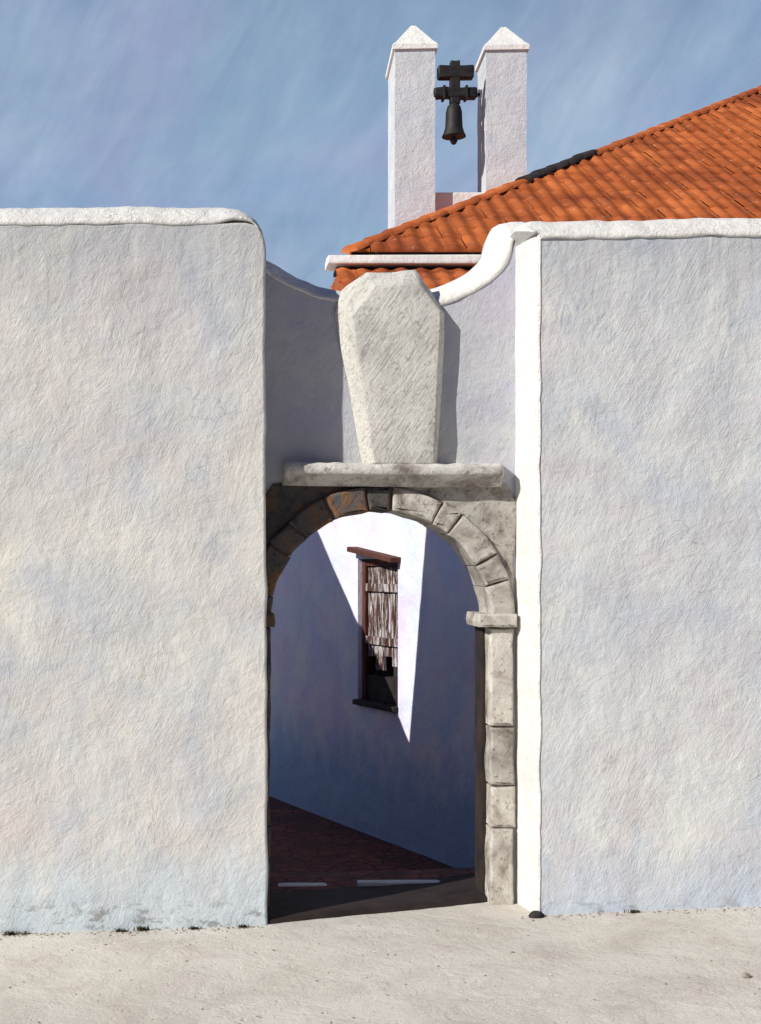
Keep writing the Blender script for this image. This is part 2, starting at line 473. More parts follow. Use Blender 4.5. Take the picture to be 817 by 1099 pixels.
# ------------------------------------------------------------------ left wall
def left_wall():
    t = empty('boundary_wall', (-1.2, 8.2, gz(-1.2)),
              'big whitewashed wall with a rounded top corner, left of the stone archway', 'wall')
    xr = X(285.5, 8)
    top = Z(223, 8.17)
    path = [(-4.5, top - .01), (-1.5, top - .01), (-.6, top + .006), (.10, top), (.20, top - .012), (.27, top - .045), (.318, top - .09), (xr - .012, top - .16)]
    th = lambda u: .145 if u < .93 else .145 - (u - .93) / .07 * .105
    sec = cop_section(YF, YF + .45)
    link('coping', sweep_bm(path, sec, .025, .008, 3., th), M['coping'], t)
    body = [(-4.5, -.4), (xr + .012, -.4), (xr + .008, .9), (xr + .004, 2.2), (xr - .004, 3.2), (xr, top - .27), (xr - .006, top - .22), (xr - .02, top - .165), (.305, top - .135), (.24, top - .122), (.10, top - .128), (-.6, top - .128), (-4.5, top - .138)]
    link('wall', slab_bm(body, YF, YF + .45, .018, .045, .007, 5., 2.), M['wall_left'], t)
    return t
left_wall()

# ------------------------------------------------------------------ right wall
def right_wall():
    t = empty('boundary_wall', (3.2, 8.2, gz(3.2)),
              'big cool white wall with a bright corner strip, right of the stone archway', 'wall')
    top = Z(237, 8.17)
    xc, xb = X(578, 8), X(553, 8.3)
    def loft(cols, name, mat, z0, z1, seed, wob=.006, close=True):
        bm = bmesh.new(); rows = []
        n = int((z1 - z0) / .05)
        for k in range(n + 1):
            z = z0 + (z1 - z0) * k / n
            w = wob * nz(z * 4, seed) + wob * .5 * nz(z * 13, seed + 3)
            rows.append([bm.verts.new((x + w * m, y, z)) for x, y, m in cols])
        for k in range(n):
            for i in range(len(cols)):
                j = (i + 1) % len(cols)
                f = bm.faces.new((rows[k][i], rows[k][j], rows[k + 1][j], rows[k + 1][i]))
        bm.faces.new(rows[-1]); bm.faces.new(rows[0])
        return link(name, bm, mat, t)
    zt = top - .130
    loft([(xc + .012, 8.0, 1), (9., 8.0, 0), (9., 8.5, 0), (xc + .06, 8.5, 0), (xc + .06, 8.02, 1)], 'wall', M['wall_right'], -.4, zt, 5.)
    # the splayed end of the wall with a rounded nose, its sunlight put into whiter paint
    loft([(xb - .02, 8.5, 0), (xb, 8.32, .5), (xb + .002, 8.3, .5), (xc - .012, 8.012, 1), (xc - .004, 8.000, 1), (xc + .008, 7.9945, 1), (xc + .014, 7.997, 1.4), (xc + .016, 8.02, 1), (xc + .058, 8.03, 0), (xc + .058, 8.49, 0)],
         'end_strip', M['coping'], -.4, zt + .004, 8., .008)
    path = [(X(559, 8), top - .065), (X(562, 8), top - .030), (X(568, 8), top - .008), (X(580, 8), top), (2.4, top), (3.0, top + .016), (9., top + .016)]
    link('coping', sweep_bm(path, cop_section(YF - .004, YF + .5), .025, .008, 12., lambda u: min(.145, .085 + u * 8.)), M['coping'], t)
right_wall()

# ------------------------------------------------------------------ gateway
def gateway():
    t = empty('stone_gateway', (X(408, YG), YG, gz(1.0)),
              'recessed gateway wall with round stone arch and swept white coping', 'gateway')
    g = lambda px, py, y=YG: (X(px, y), Z(py, y))
    cx, cz, ri = X(407.5, YG), Z(666, YG), X(525, YG) - X(407.5, YG)
    th = .150                                           # ring depth
    hole_r = ri + th * .6
    hole = []
    for k in range(0, 41):
        a = math.pi * (1 - k / 40)
        hole.append((cx + hole_r * math.cos(a), cz + hole_r * math.sin(a)))
    topL = [g(281, 277), g(296, 286), g(314, 298), g(342, 310), g(364, 315), g(400, 318), g(440, 318)]
    topR = [g(440, 318), g(466, 314), g(486, 307), g(506, 297), g(519, 286), g(525, 274), g(529, 257), g(533, 246), g(541, 241), g(572, 240)]
    def lower(path, T):
        p = [Vector(q) for q in path]; n = normals2(p, False)
        return [tuple(p[i] - n[i] * T) for i in range(len(p))]
    # wall body is one closed outline round the opening
    topL = [(x, z + .040) for x, z in topL]; topR = [(x, z + .052) for x, z in topR]
    lowL = lower(topL, .085)
    lowR = [g(440, 333), g(472, 326), g(492, 319), g(510, 310), g(528, 299), g(541, 285), g(549, 271), g(553, 258), g(562, 256)]
    xr = X(562, YG)
    body = [(.32, -.3), (hole[0][0], -.3)] + hole + [(hole[-1][0], -.3), (xr, -.3)] + list(reversed(lowR)) + list(reversed(lowL[:-1])) + [(.32, lowL[0][1])]
    # tidy: drop nearly coincident points
    bb = []
    for q in body:
        if not bb or (Vector(q) - Vector(bb[-1])).length > .01: bb.append(q)
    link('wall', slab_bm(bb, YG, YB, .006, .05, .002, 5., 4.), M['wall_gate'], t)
    sec = cop_section(YG, YB, .11)
    link('coping', sweep_bm(topL, sec, .03, .007, 6., .095), M['coping'], t)
    secR = cop_section(YG, YB, .14)
    link('coping', sweep_bm(topR, secR, .03, .006, 16., .140), M['coping'], t)

    # stone panel behind the ring, set into the wall face
    yS = YG - .018
    out = []
    xl, xrr, zt = X(284, YG) , X(552, YG), Z(519, YG)
    ring = [(cx + (ri + .03) * math.cos(math.pi * (1 - k / 36)), cz + (ri + .03) * math.sin(math.pi * (1 - k / 36))) for k in range(37)]
    # right and left spandrel stones
    def spandrel(side, mat):
        pts = []
        ro = ri + th - .004
        for k in range(0, 17):
            a = R(2 + 84 * k / 16)
            pts.append((cx + side * ro * math.cos(a), cz + ro * math.sin(a)))
        ex = xrr if side > 0 else xl
        pts += [(cx + side * .06, zt), (ex - side * .05, zt), (ex + side * .012, zt - .10), (ex + side * .020, zt - .26), (ex - side * .005, zt - .42), (ex - side * .012, cz + .04)]
        link('spandrel_stone', slab_bm(pts, yS, YG + .06, .012, .035, .008, 9., 3. * side), mat, t)
    spandrel(1, M['arch']); spandrel(-1, M['arch_shade_rust'])

    # voussoirs
    n = 11
    cutsA = [0.] + [math.pi * (k + .22 * math.sin(k * 2.7)) / n for k in range(1, n)] + [math.pi]
    for k in range(n):
        a0 = cutsA[k] + .006; a1 = cutsA[k + 1] - .006
        pts = []
        for j in range(7): pts.append((cx + ri * math.cos(a0 + (a1 - a0) * j / 6), cz + ri * math.sin(a0 + (a1 - a0) * j / 6)))
        ro = ri + th
        for j in range(7): pts.append((cx + ro * math.cos(a1 - (a1 - a0) * j / 6), cz + ro * math.sin(a1 - (a1 - a0) * j / 6)))
        dy = random.uniform(-.008, .008)
        bm = slab_bm(pts, YG - .055 + dy, YB - .03, .020, .03, .007, 9., k * 3.1)
        link('arch_stone', bm, M['arch'] if k < 5 else M['arch_shade_rust'], t)
    # moulding roll on the inner rim of the ring is part of each stone's rounded edge
    # jamb stones
    zi0, zi1 = Z(673, YG), Z(660, YG)
    for side in (1, -1):
        xi = cx + side * ri; xo = cx + side * (ri + th * .97)
        if side > 0: cuts = [Z(673.5, YG), Z(779, YG), Z(842, YG), Z(887, YG), -.2]
        else: cuts = [Z(673.5, YG), Z(740, YG), Z(815, YG), Z(885, YG), -.2]
        for k in range(len(cuts) - 1):
            d = random.uniform(-.010, .008)
            pts = [(xi + side * d * .3, cuts[k + 1] + .005), (xo + d, cuts[k + 1] + .005), (xo + d, cuts[k] - .005), (xi + side * d * .3, cuts[k] - .005)]
            bm = slab_bm(pts, YG - .05 + d * .6, YB - .03, .016, .03, .006, 8., k * 5.7 + side)
            link('jamb_stone', bm, M['arch'] if side > 0 else M['arch_shade_rust'], t)
        # impost
        xa = xi - side * (.075 if side > 0 else .022)
        pr = [(xa, zi0 + .004), (xa - side * .006, zi0 + .035), (xa, zi1 + .010), (xo + side * .006, zi1 + .010), (xo + side * .006, zi0 + .004)]
        link('impost', slab_bm(pr, YG - .095, YB - .045, .014, .03, .004, 9., side * 2.), M['arch'] if side > 0 else M['arch_shade_rust'], t)
        # mortar core behind the stones
        a, b = sorted((xi + side * .016, xo - side * .004))
        link('mortar', box_bm((a, YG - .03, -.2), (b, YB - .05, cz - .006)), M['mortar'], t)
    mb = bmesh.new()
    m_in, m_out = ri + .016, ri + th - .006
    rows = []
    for k in range(49):
        a = math.pi * k / 48
        rows.append([mb.verts.new((cx + r * math.cos(a), y, cz + r * math.sin(a))) for r, y in ((m_in, YG - .03), (m_out, YG - .03), (m_out, YB - .05), (m_in, YB - .05))])
    for k in range(48):
        for i in range(4):
            mb.faces.new((rows[k][i], rows[k + 1][i], rows[k + 1][(i + 1) % 4], rows[k][(i + 1) % 4]))
    mb.faces.new(rows[0]); mb.faces.new(rows[-1])
    link('mortar', mb, M['mortar'], t)
    # dark strip added in the right hand reveal, keeping its sunlit face shade-dark
    link('reveal_shade', box_bm((cx + ri - .022, YG + .10, gz(1.7) + .03), (cx + ri + .01, YB - .022, zi0 - .002), .004), M['timber_shade'], t)
    # ledge over the arch
    z0 = Z(523, YG); xL, xR = X(304, 8.2), X(541, 8.2)
    sec = [(.0, .0), (.055, .002), (.068, .022), (.10, .045), (.128, .060), (.150, .064), (.158, .078), (.156, .112), (.142, .128), (.10, .138), (.0, .146)]
    bm = bmesh.new(); rows = []
    N = 70
    for i in range(N + 1):
        u = i / N; x = xL + (xR - xL) * u
        sag = -.006 * math.sin(u * math.pi) + .004 * nz(x * 7, 1.) + .010 * (1 - u)
        e = min(1, min(u, 1 - u) / .018); e = .55 + .45 * math.sqrt(max(0, e))
        rows.append([bm.verts.new((x + .006 * nz(dz * 40, dy * 30 + x), YG + .002 - dy * e * (1 + .06 * nz(x * 9, dz * 20)), z0 + dz * (1 if dz < .06 else 1 + .05 * nz(x * 12, 5.)) + sag)) for dy, dz in sec])
    for i in range(N):
        for k in range(len(sec) - 1):
            f = bm.faces.new((rows[i][k], rows[i + 1][k], rows[i + 1][k + 1], rows[i][k + 1])); f.smooth = True
    bm.faces.new(rows[0]); bm.faces.new(list(reversed(rows[-1])))
    link('ledge', bm, M['ledge'], t)
    # worn white edged threshold behind the arch
    return t
gateway()

# low kerb across the lane just inside the gate: a worn pale stone in two lengths
def kerb(x0, x1, y, label, seed):
    zb = gz((x0 + x1) / 2, y) + .0
    bm = bmesh.new()
    box_bm((x0, y, zb - .05), (x1, y + .085, zb + .036), .008, bm=bm)
    rough_bm(bm, .006, 9., seed, 3)
    o = link('kerb_stone', bm, M['coping'])
    tag(o, label, 'kerb', 'kerb stones inside the arch')
kerb(X(299, 8.75), X(352, 8.75), 8.78, 'short pale kerb stone on the dark lane floor at the left of the archway', 1.)
kerb(X(384, 8.75), X(524, 8.75), 8.74, 'long pale kerb stone on the dark lane floor reaching the right jamb', 4.)

# ------------------------------------------------------------------ faceted finial on the ledge
def finial():
    yb, yf = YG - .002, YG - .085
    zbase = Z(496.5, 8.2)
    back = [(388, 498), (358, 336), (366, 310), (392, 292), (447, 289), (478, 337), (471, 498)]
    front = [(402, 497), (378, 340), (380, 335), (403, 309), (450, 304), (473, 334), (466, 497)]
    bm = bmesh.new()
    def ring(poly, y):
        r = []
        for i, (px, py) in enumerate(poly):
            z = Z(py, y)
            if i in (0, 6): z = Z(523, YG) + .136
            r.append(bm.verts.new((X(px, y), y, z)))
        return r
    a, b = ring(back, yb), ring(front, yf)
    for i in range(7):
        bm.faces.new((a[i], a[(i + 1) % 7], b[(i + 1) % 7], b[i]))
    bm.faces.new(b); bm.faces.new(list(reversed(a)))
    bmesh.ops.bevel(bm, geom=[e for e in bm.edges], offset=.013, segments=3, affect='EDGES', profile=.5)
    bmesh.ops.triangulate(bm, faces=bm.faces[:])
    bmesh.ops.subdivide_edges(bm, edges=bm.edges[:], cuts=3, use_grid_fill=True)
    bm.normal_update()
    for v in bm.verts:
        c = v.co * 8
        e = max(0., nz(c.x * 2.2, c.y * 2.2, c.z * 2.2 + 4.) - .30)
        v.co += v.normal * (.010 * nz(c.x, c.y, c.z) + .004 * nz(c.x * 4, c.y * 4, c.z * 4) - .020 * e)
    for f in bm.faces: f.smooth = True
    o = link('stone_finial', bm, M['finial'])
    tag(o, 'faceted pale stone finial narrowing down onto the ledge over the arch', 'finial')
finial()

# ------------------------------------------------------------------ lane house (right hand wall seen through the arch)
P0 = Vector((1.85, 9.04, 0.)); E = Vector((-.36, .933, 0)).normalized(); NN = Vector((-E.y, E.x, 0))   # NN points into the lane
if NN.x > 0: NN = -NN
def lane_xf():
    # local x = along the wall (u), local y = into the house, local z = up
    return Matrix(((E.x, -NN.x, 0, P0.x), (E.y, -NN.y, 0, P0.y), (0, 0, 1, 0), (0, 0, 0, 1)))
LX = lane_xf()
def lane_house():
    t = empty('lane_house', P0 + E * 1.5 - NN * .6, 'white house wall with a shuttered window, seen through the arch', 'house')
    us = [-.38, 1.16, 1.80, 4.0]; zs = [-.3, 1.0, 2.10, 3.66]; D = 2.2
    bm = bmesh.new(); cache = {}
    def V(u, d, z):
        k = (round(u, 4), round(d, 4), round(z, 4))
        if k not in cache: cache[k] = bm.verts.new(LX @ Vector(k))
        return cache[k]
    for i in range(3):
        for j in range(3):
            if i == 1 and j == 1: continue
            bm.faces.new((V(us[i], 0, zs[j]), V(us[i + 1], 0, zs[j]), V(us[i + 1], 0, zs[j + 1]), V(us[i], 0, zs[j + 1])))
    a, b, c, d = us[1], us[2], zs[1], zs[2]
    q = .22
    for (p1, p2) in (((a, c), (b, c)), ((b, c), (b, d)), ((b, d), (a, d)), ((a, d), (a, c))):
        bm.faces.new((V(p1[0], 0, p1[1]), V(p2[0], 0, p2[1]), V(p2[0], q, p2[1]), V(p1[0], q, p1[1])))
    bm.faces.new((V(a, q, c), V(b, q, c), V(b, q, d), V(a, q, d)))
    for j in range(3):
        bm.faces.new((V(us[0], 0, zs[j]), V(us[0], 0, zs[j + 1]), V(us[0], D, zs[j + 1]), V(us[0], D, zs[j])))
        bm.faces.new((V(us[3], 0, zs[j]), V(us[3], 0, zs[j + 1]), V(us[3], D, zs[j + 1]), V(us[3], D, zs[j])))
    bm.faces.new((V(us[0], 0, 3.66), V(us[1], 0, 3.66), V(us[2], 0, 3.66), V(us[3], 0, 3.66), V(us[3], D, 3.66), V(us[0], D, 3.66)))
    bm.faces.new((V(us[0], D, zs[0]), V(us[3], D, zs[0]), V(us[3], D, zs[1]), V(us[3], D, zs[2]), V(us[3], D, 3.66), V(us[0], D, 3.66), V(us[0], D, zs[2]), V(us[0], D, zs[1])))
    link('wall', bm, M['lane'], t)
    # window: red-brown frame, peeling board shutter over its upper part, black opening below
    bm = bmesh.new(); w = .055
    box_bm((a + .002, .035, c + .002), (a + w, .13, d - .002), .006, LX, bm)
    box_bm((b - w, .035, c + .002), (b - .002, .13, d - .002), .006, LX, bm)
    box_bm((a + w, .037, d - w), (b - w, .13, d - .002), .006, LX, bm)
    win = link('window', bm, M['frame'], t)
    bm = bmesh.new(); k = 4; ww = (b - a - 2 * w - .006) / k
    for i in range(k):
        u0 = a + w + .003 + i * ww
        box_bm((u0 + .003, .055 + .006 * (i % 2), c + .30 + random.uniform(-.06, .06)), (u0 + ww - .003, .085, d - w - .004), .003, LX, bm)
    for zz in (d - .25, c + .44):
        box_bm((a + w + .01, .032, zz), (b - w - .01, .054, zz + .06), .003, LX, bm)
    link('shutter', bm, M['shutter'], win)
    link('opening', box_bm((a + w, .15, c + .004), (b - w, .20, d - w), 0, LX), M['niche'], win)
    bm = bmesh.new()
    box_bm((a + w + .003, .05, c + .004), (b - w - .003, .13, c + .20), .006, LX, bm)
    link('lower_panel', bm, M['timber_shade'], win)
    bm = bmesh.new()
    box_bm((a - .05, -.09, -.018), (b + .02, .06, .022), .008, bm=bm)
    rot = Matrix.Rotation(R(-7.0), 4, 'Y')
    mid = Vector(((a + b) / 2, 0, d + .035))
    for v in bm.verts: v.co = LX @ (mid + rot @ (v.co - Vector(((a + b) / 2, 0, 0))))
    link('lintel', bm, M['frame'], win)
    bm = bmesh.new()
    box_bm((a - .01, -.045, c - .04), (b + .012, .06, c + .001), .008, LX, bm)
    link('sill', bm, M['timber_shade'], win)
    return t
rescale(lane_house())

# ------------------------------------------------------------------ added unseen wall along the lane (its raked top is cut to shape the sun patch)
def patch_blocker():
    w = 2.05
    p0 = Vector((P0.x * K, P0.y * K, 0))
    org = p0 + NN * w
    xf = Matrix(((E.x, -NN.x, 0, org.x), (E.y, -NN.y, 0, org.y), (0, 0, 1, 0), (0, 0, 0, 1)))
    t = w / SUN.dot(NN)
    du = SUN.dot(E) * t; dz = SUN.z * t
    sc = lambda u, z: (u * K + du, EYE + (z - EYE) * K + dz)
    B, C, A = sc(.985, .76), sc(.73, 2.40), sc(2.46, 2.27)
    hi = 4.05
    k = (A[1] - B[1]) / (A[0] - B[0])
    kc = (C[0] - B[0]) / (C[1] - B[1])
    pts = [(-.12, -.9), (5.4, -.9), (5.4, hi), (B[0] + (hi - B[1]) / k, hi), B, (B[0] + kc * (hi - B[1]), hi), (-.12, hi)]
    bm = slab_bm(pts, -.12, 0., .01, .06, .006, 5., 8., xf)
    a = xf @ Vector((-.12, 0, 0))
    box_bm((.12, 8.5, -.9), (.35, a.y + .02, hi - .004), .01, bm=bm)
    o = link('patch_blocker', bm, M['lane_back'])
    tag(o, 'unseen rake-topped wall added behind the left boundary wall to shape the sun patch', 'wall')
patch_blocker()

# ------------------------------------------------------------------ church
EX, EY, EZ = X(377, 15.9), 15.9, Z(268, 15.9)
PITCH = .577
RY = 24.4
def tiles(x0, x1, e_at, up_at, hip0, hip1, run, per=.225, row=.37, amp=.027):
    """a barrel tiled slope. x along the eave, v up the slope in plan. Returns bm with a colour layer."""
    bm = bmesh.new()
    cl = bm.loops.layers.color.new('tile')
    ns = 8
    ncol = int((x1 - x0) / per)
    nrow = int(run / row) + 1
    sh = [.0, .40, .78, 1., .78, .40, .0, -.25]
    for c in range(ncol):
        for r in range(nrow):
            v0, v1 = r * row, min(run, (r + 1) * row + .05)
            rnd = random.random(); jx = random.uniform(-.005, .005); jz = random.uniform(-.008, .010); jv = random.uniform(-.02, .02)
            xs = [x0 + (c + i / ns) * per for i in range(ns + 1)]
            pr = []
            ok = False
            for i, x in enumerate(xs):
                lim = min(hip0(x), hip1(x), run)
                a = max(0., min(v0 + (jv if r else 0), lim)); b = min(v1, lim)
                if b > a + .01: ok = True
                h = sh[i % ns] * amp + jz
                lift = .016
                pr.append((e_at(x + jx, a, h + lift), e_at(x + jx, b, h)))
            if not ok: continue
            lo = [bm.verts.new(p[0]) for p in pr]; hiv = [bm.verts.new(p[1]) for p in pr]
            und = [bm.verts.new(e_at(xs[i] + jx, max(0, min(v0 + (jv if r else 0), min(hip0(xs[i]), hip1(xs[i]), run))), -.03)) for i in range(len(xs))]
            for i in range(ns):
                for q in ((lo[i], lo[i + 1], hiv[i + 1], hiv[i]), (und[i], und[i + 1], lo[i + 1], lo[i])):
                    if (q[0].co - q[3].co).length < 1e-5 and (q[1].co - q[2].co).length < 1e-5: continue
                    f = bm.faces.new(q); f.smooth = True
                    for l in f.loops: l[cl] = (rnd, rnd, rnd, 1)
    return bm

def church():
    t = empty('church', (6., 18., 0.), 'white church with orange tiled hip roof rising behind the walls', 'church')
    # walls
    link('wall', box_bm((EX + .35, EY + .4, -1.), (19., 32.4, EZ - .10)), M['church'], t)
    # main roof, front slope
    s = PITCH; cs = 1
    big = lambda x: 1e9
    fr = tiles(EX, 13.4, lambda x, v, h: (x, EY + v - h * .5, EZ + v * s + h * .87), None, lambda x: x - EX, big, RY - EY)
    roof = link('roof', fr, M['tile'], t)
    lf = tiles(EY, 32.9, lambda y, v, h: (EX + v - h * .5, y, EZ + v * s + h * .87), None, lambda y: y - EY, lambda y: 32.9 - y, RY - EY)
    link('side_slope', lf, M['tile'], roof)
    # underside + far part of the roof as plain sheet just below the tiles
    bm = bmesh.new()
    rz = EZ + (RY - EY) * s
    k = RY - EY
    pts = [(EX, EY, EZ), (20., EY, EZ), (20., 32.9, EZ), (EX, 32.9, EZ), (EX + k, RY, rz), (20., RY, rz)]
    v = [bm.verts.new((x, y, z - .06)) for x, y, z in pts]
    for f in ((0, 1, 5, 4), (1, 2, 5), (2, 3, 4, 5), (3, 0, 4), (3, 2, 1, 0)): bm.faces.new([v[i] for i in f])
    link('roof_deck', bm, M['timber_shade'], roof)
    # hip tiles along the sloping edge; a dark run near the bell gable
    a, b = Vector((EX, EY, EZ)), Vector((EX + k, RY, rz))
    dirn = (b - a).normalized(); L = (b - a).length
    side = Vector((dirn.y, -dirn.x, 0)).normalized(); up = side.cross(dirn).normalized()
    if up.z < 0: up = -up
    cl_n = int(L / .40)
    for run, dark in ((0, False), (1, True), (2, False)):
        bm = bmesh.new(); cl = bm.loops.layers.color.new('tile')
        for i in range(cl_n):
            m = a + dirn * (i + .5) * .40
            px = VX + m.x / m.y * F
            if (0 if px <= 566 else 1 if px < 640 else 2) != run: continue
            rnd = random.random(); rows = []
            for e, rr in ((-.24, .125), (.22, .10)):
                c0 = a + dirn * ((i + .5) * .40 + e) + up * (.035 + (.022 if dark else 0) + random.uniform(-.006, .006)) 
                rows.append([bm.verts.new(c0 + side * rr * math.cos(math.pi * q / 8) + up * (rr * .65 * math.sin(math.pi * q / 8) - .05)) for q in range(9)])
            for q in range(8):
                f = bm.faces.new((rows[0][q], rows[0][q + 1], rows[1][q + 1], rows[1][q])); f.smooth = True
            bm.faces.new(rows[0])
            for f in bm.faces:
                for l in f.loops:
                    if l[cl][0] > .99 and l[cl][1] > .99: l[cl] = (rnd * .98, rnd * .98, rnd * .98, 1)
        o = link('hip_tiles', bm, M['darktile'] if dark else M['tile'], roof)
        if dark: o['label'] = 'dark run of hip tiles'
    # white cornice under the eave and a dark strip that paints in its shade
    yc = EY + .02
    bm = bmesh.new()
    zc0, zc1 = Z(283, 15.8), Z(273.5, 15.8)
    box_bm((X(352, 15.8), 15.78, zc0), (19.4, 16.25, zc1), .02, bm=bm)
    rough_bm(bm, .012, 3., 2., 6)
    link('cornice', bm, M['coping'], t)
    link('eave_shade', box_bm((X(361, 15.9), 15.92, Z(291, 15.92)), (19.3, 16.28, zc0 - .012), .01), M['timber_shade'], t)
    # lower annex with its own tiled lean-to roof
    ya, yb_ = 14.2, 15.9
    zt = Z(289, 15.9); sl = .42
    x0 = X(368, 15.)
    an = tiles(x0, 9., lambda x, v, h: (x, ya + v - h * .4, zt - (yb_ - ya) * sl + v * sl + h * .9), None, big, big, yb_ - ya)
    link('annex_roof', an, M['tile'], t)
    link('annex_wall', box_bm((x0 + .10, ya + .16, -1.), (8.9, yb_ + .38, zt - (yb_ - ya) * sl - .03)), M['church'], t)
    # fill under annex tiles
    bm = bmesh.new()
    ze = zt - (yb_ - ya) * sl
    pr = [(ya, ze - .035), (yb_ + .38, ze - .035), (yb_ + .38, zt - .05), (yb_, zt - .05)]
    vv = [[bm.verts.new((x, y, z)) for y, z in pr] for x in (x0 + .03, 8.97)]
    for i in range(4): bm.faces.new((vv[0][i], vv[0][(i + 1) % 4], vv[1][(i + 1) % 4], vv[1][i]))
    bm.faces.new(vv[0]); bm.faces.new(vv[1])
    link('annex_gable', bm, M['tile'], t)

    # bell gable: two square piers with pyramid caps on a low sill wall
    yg = 20.0
    gb = bpy.data.objects.new('bell_gable', None); COL.objects.link(gb); gb.parent = t
    gb.location = Vector((X(487, yg), yg, 0)) - t.location
    gb['label'] = 'two white capped piers with the bell between them'
    ang = R(-3)
    c = Vector((X(487.5, yg), yg, 0))
    def rx(v, o=c): return Matrix.Translation(o) @ Matrix.Rotation(ang, 4, 'Z') @ Matrix.Translation(-o)
    def pier(pxl, pxm, pxr, ytip, ysh):
        # pxl..pxm: the sunny left side, pxm..pxr: the front
        wf = (pxr - pxm) / F * yg / math.cos(ang)
        dp = (pxm - pxl) / F * yg / (math.sin(-ang) + X(pxm, yg) / yg)
        xm = (X(pxm, yg) + X(pxr, yg)) / 2
        o = Vector((xm, yg, 0)); m = rx(None, o) @ Matrix.Translation((0, dp / 2, 0))
        zs, ztp = Z(ysh, yg), Z(ytip, yg + dp * .24)
        bm = bmesh.new(); rows = []
        for k in range(41):
            z = 5.0 + (zs - 5.0) * k / 40
            row = []
            for sx, sy in ((-1, -1), (1, -1), (1, 1), (-1, 1)):
                q = Vector((xm + sx * wf / 2 * (1 + .03 * nz(z * 2 + sx, pxl)), yg + sy * dp / 2, z))
                row.append(bm.verts.new(m @ q))
            rows.append(row)
        for k in range(40):
            for i in range(4): bm.faces.new((rows[k][i], rows[k][(i + 1) % 4], rows[k + 1][(i + 1) % 4], rows[k + 1][i]))
        bm.faces.new(rows[0]); bm.faces.new(rows[-1])
        p = link('pier', bm, M['church'], gb)
        bm = bmesh.new()
        g2 = .035
        lv = [(g2, zs + .002), (g2, zs + .07), (-.03, zs + .14), (-wf / 2 + .035, ztp - .02)]
        rows = []
        for e, z in lv:
            rows.append([bm.verts.new(m @ Vector((xm + sx * (wf / 2 + e), yg + sy * max(.03, dp / 2 + e), z))) for sx, sy in ((-1, -1), (1, -1), (1, 1), (-1, 1))])
        tip = bm.verts.new(m @ Vector((xm, yg, ztp)))
        for k in range(len(rows) - 1):
            for i in range(4): bm.faces.new((rows[k][i], rows[k][(i + 1) % 4], rows[k + 1][(i + 1) % 4], rows[k + 1][i]))
        for i in range(4): bm.faces.new((rows[-1][i], rows[-1][(i + 1) % 4], tip))
        bm.faces.new(rows[0])
        link('cap', bm, M['coping'], gb)
    pier(407, 424, 467, 27, 53)
    pier(506, 522, 565, 26, 54)
    xa, xb = X(440, yg), X(536, yg)
    link('sill', box_bm((xa, yg + .16, 5.2), (xb, yg + .55, Z(203, yg)), .02), M['coping'], gb)
    return t
rescale(church())

# ------------------------------------------------------------------ bell
def bell():
    yg = 20.0
    zt = Z(66, yg)
    cxp = X(488, yg)
    t = empty('church_bell', (cxp, yg, Z(152, yg)), 'small black bell hung from a cross-barred yoke between two white piers', 'bell')
    pxm = yg / F
    bm = bmesh.new()
    box_bm((cxp - .07, yg - .06, Z(112, yg)), (cxp + .07, yg + .06, zt), .015, bm=bm)
    rough_bm(bm, .012, 9., 1., 3)
    link('yoke_post', bm, M['iron'], t)
    for (l, r, a, b, nm) in ((470, 508, 71, 85, 'cross_bar'), (465, 512, 95, 106, 'cross_bar')):
        bm = bmesh.new()
        box_bm((X(l, yg), yg - .075, Z(b, yg)), (X(r, yg), yg + .075, Z(a, yg)), .035, bm=bm, seg=3)
        rough_bm(bm, .018, 7., l, 3)
        link(nm, bm, M['iron'], t)
    # iron axle into the piers, straps round the yoke
    ax = bmesh.new()
    bmesh.ops.create_cone(ax, cap_ends=True, segments=14, radius1=.028, radius2=.028, depth=X(516, yg) - X(460, yg))
    mt = Matrix.Translation(((X(460, yg) + X(516, yg)) / 2, yg + .05, Z(100.5, yg))) @ Matrix.Rotation(R(90), 4, 'Y')
    ax.transform(mt)
    link('axle', ax, M['iron'], t)
    for px in (476, 500):
        sb = bmesh.new()
        box_bm((X(px, yg) - .018, yg - .10, Z(107.5, yg)), (X(px, yg) + .018, yg + .10, Z(93.5, yg)), .006, bm=sb)
        link('strap', sb, M['iron'], t)
    h = (Z(110, yg) - Z(147, yg)); zb = Z(147, yg)
    prof = [(.175, 0.), (.172, .02), (.150, .06), (.128, .14), (.120, h * .55), (.118, h * .72), (.095, h * .88), (.055, h * .96), (.05, h)]
    link('bell_body', lathe_bm(prof, (cxp - .01, yg, zb), 28), M['iron'], t)
    link('clapper', lathe_bm([(.012, .12), (.014, .0), (.05, -.03), (.055, -.06), (.035, -.10), (.01, -.115)], (cxp - .012, yg, zb), 16), M['iron'], t)
    return t
rescale(bell())

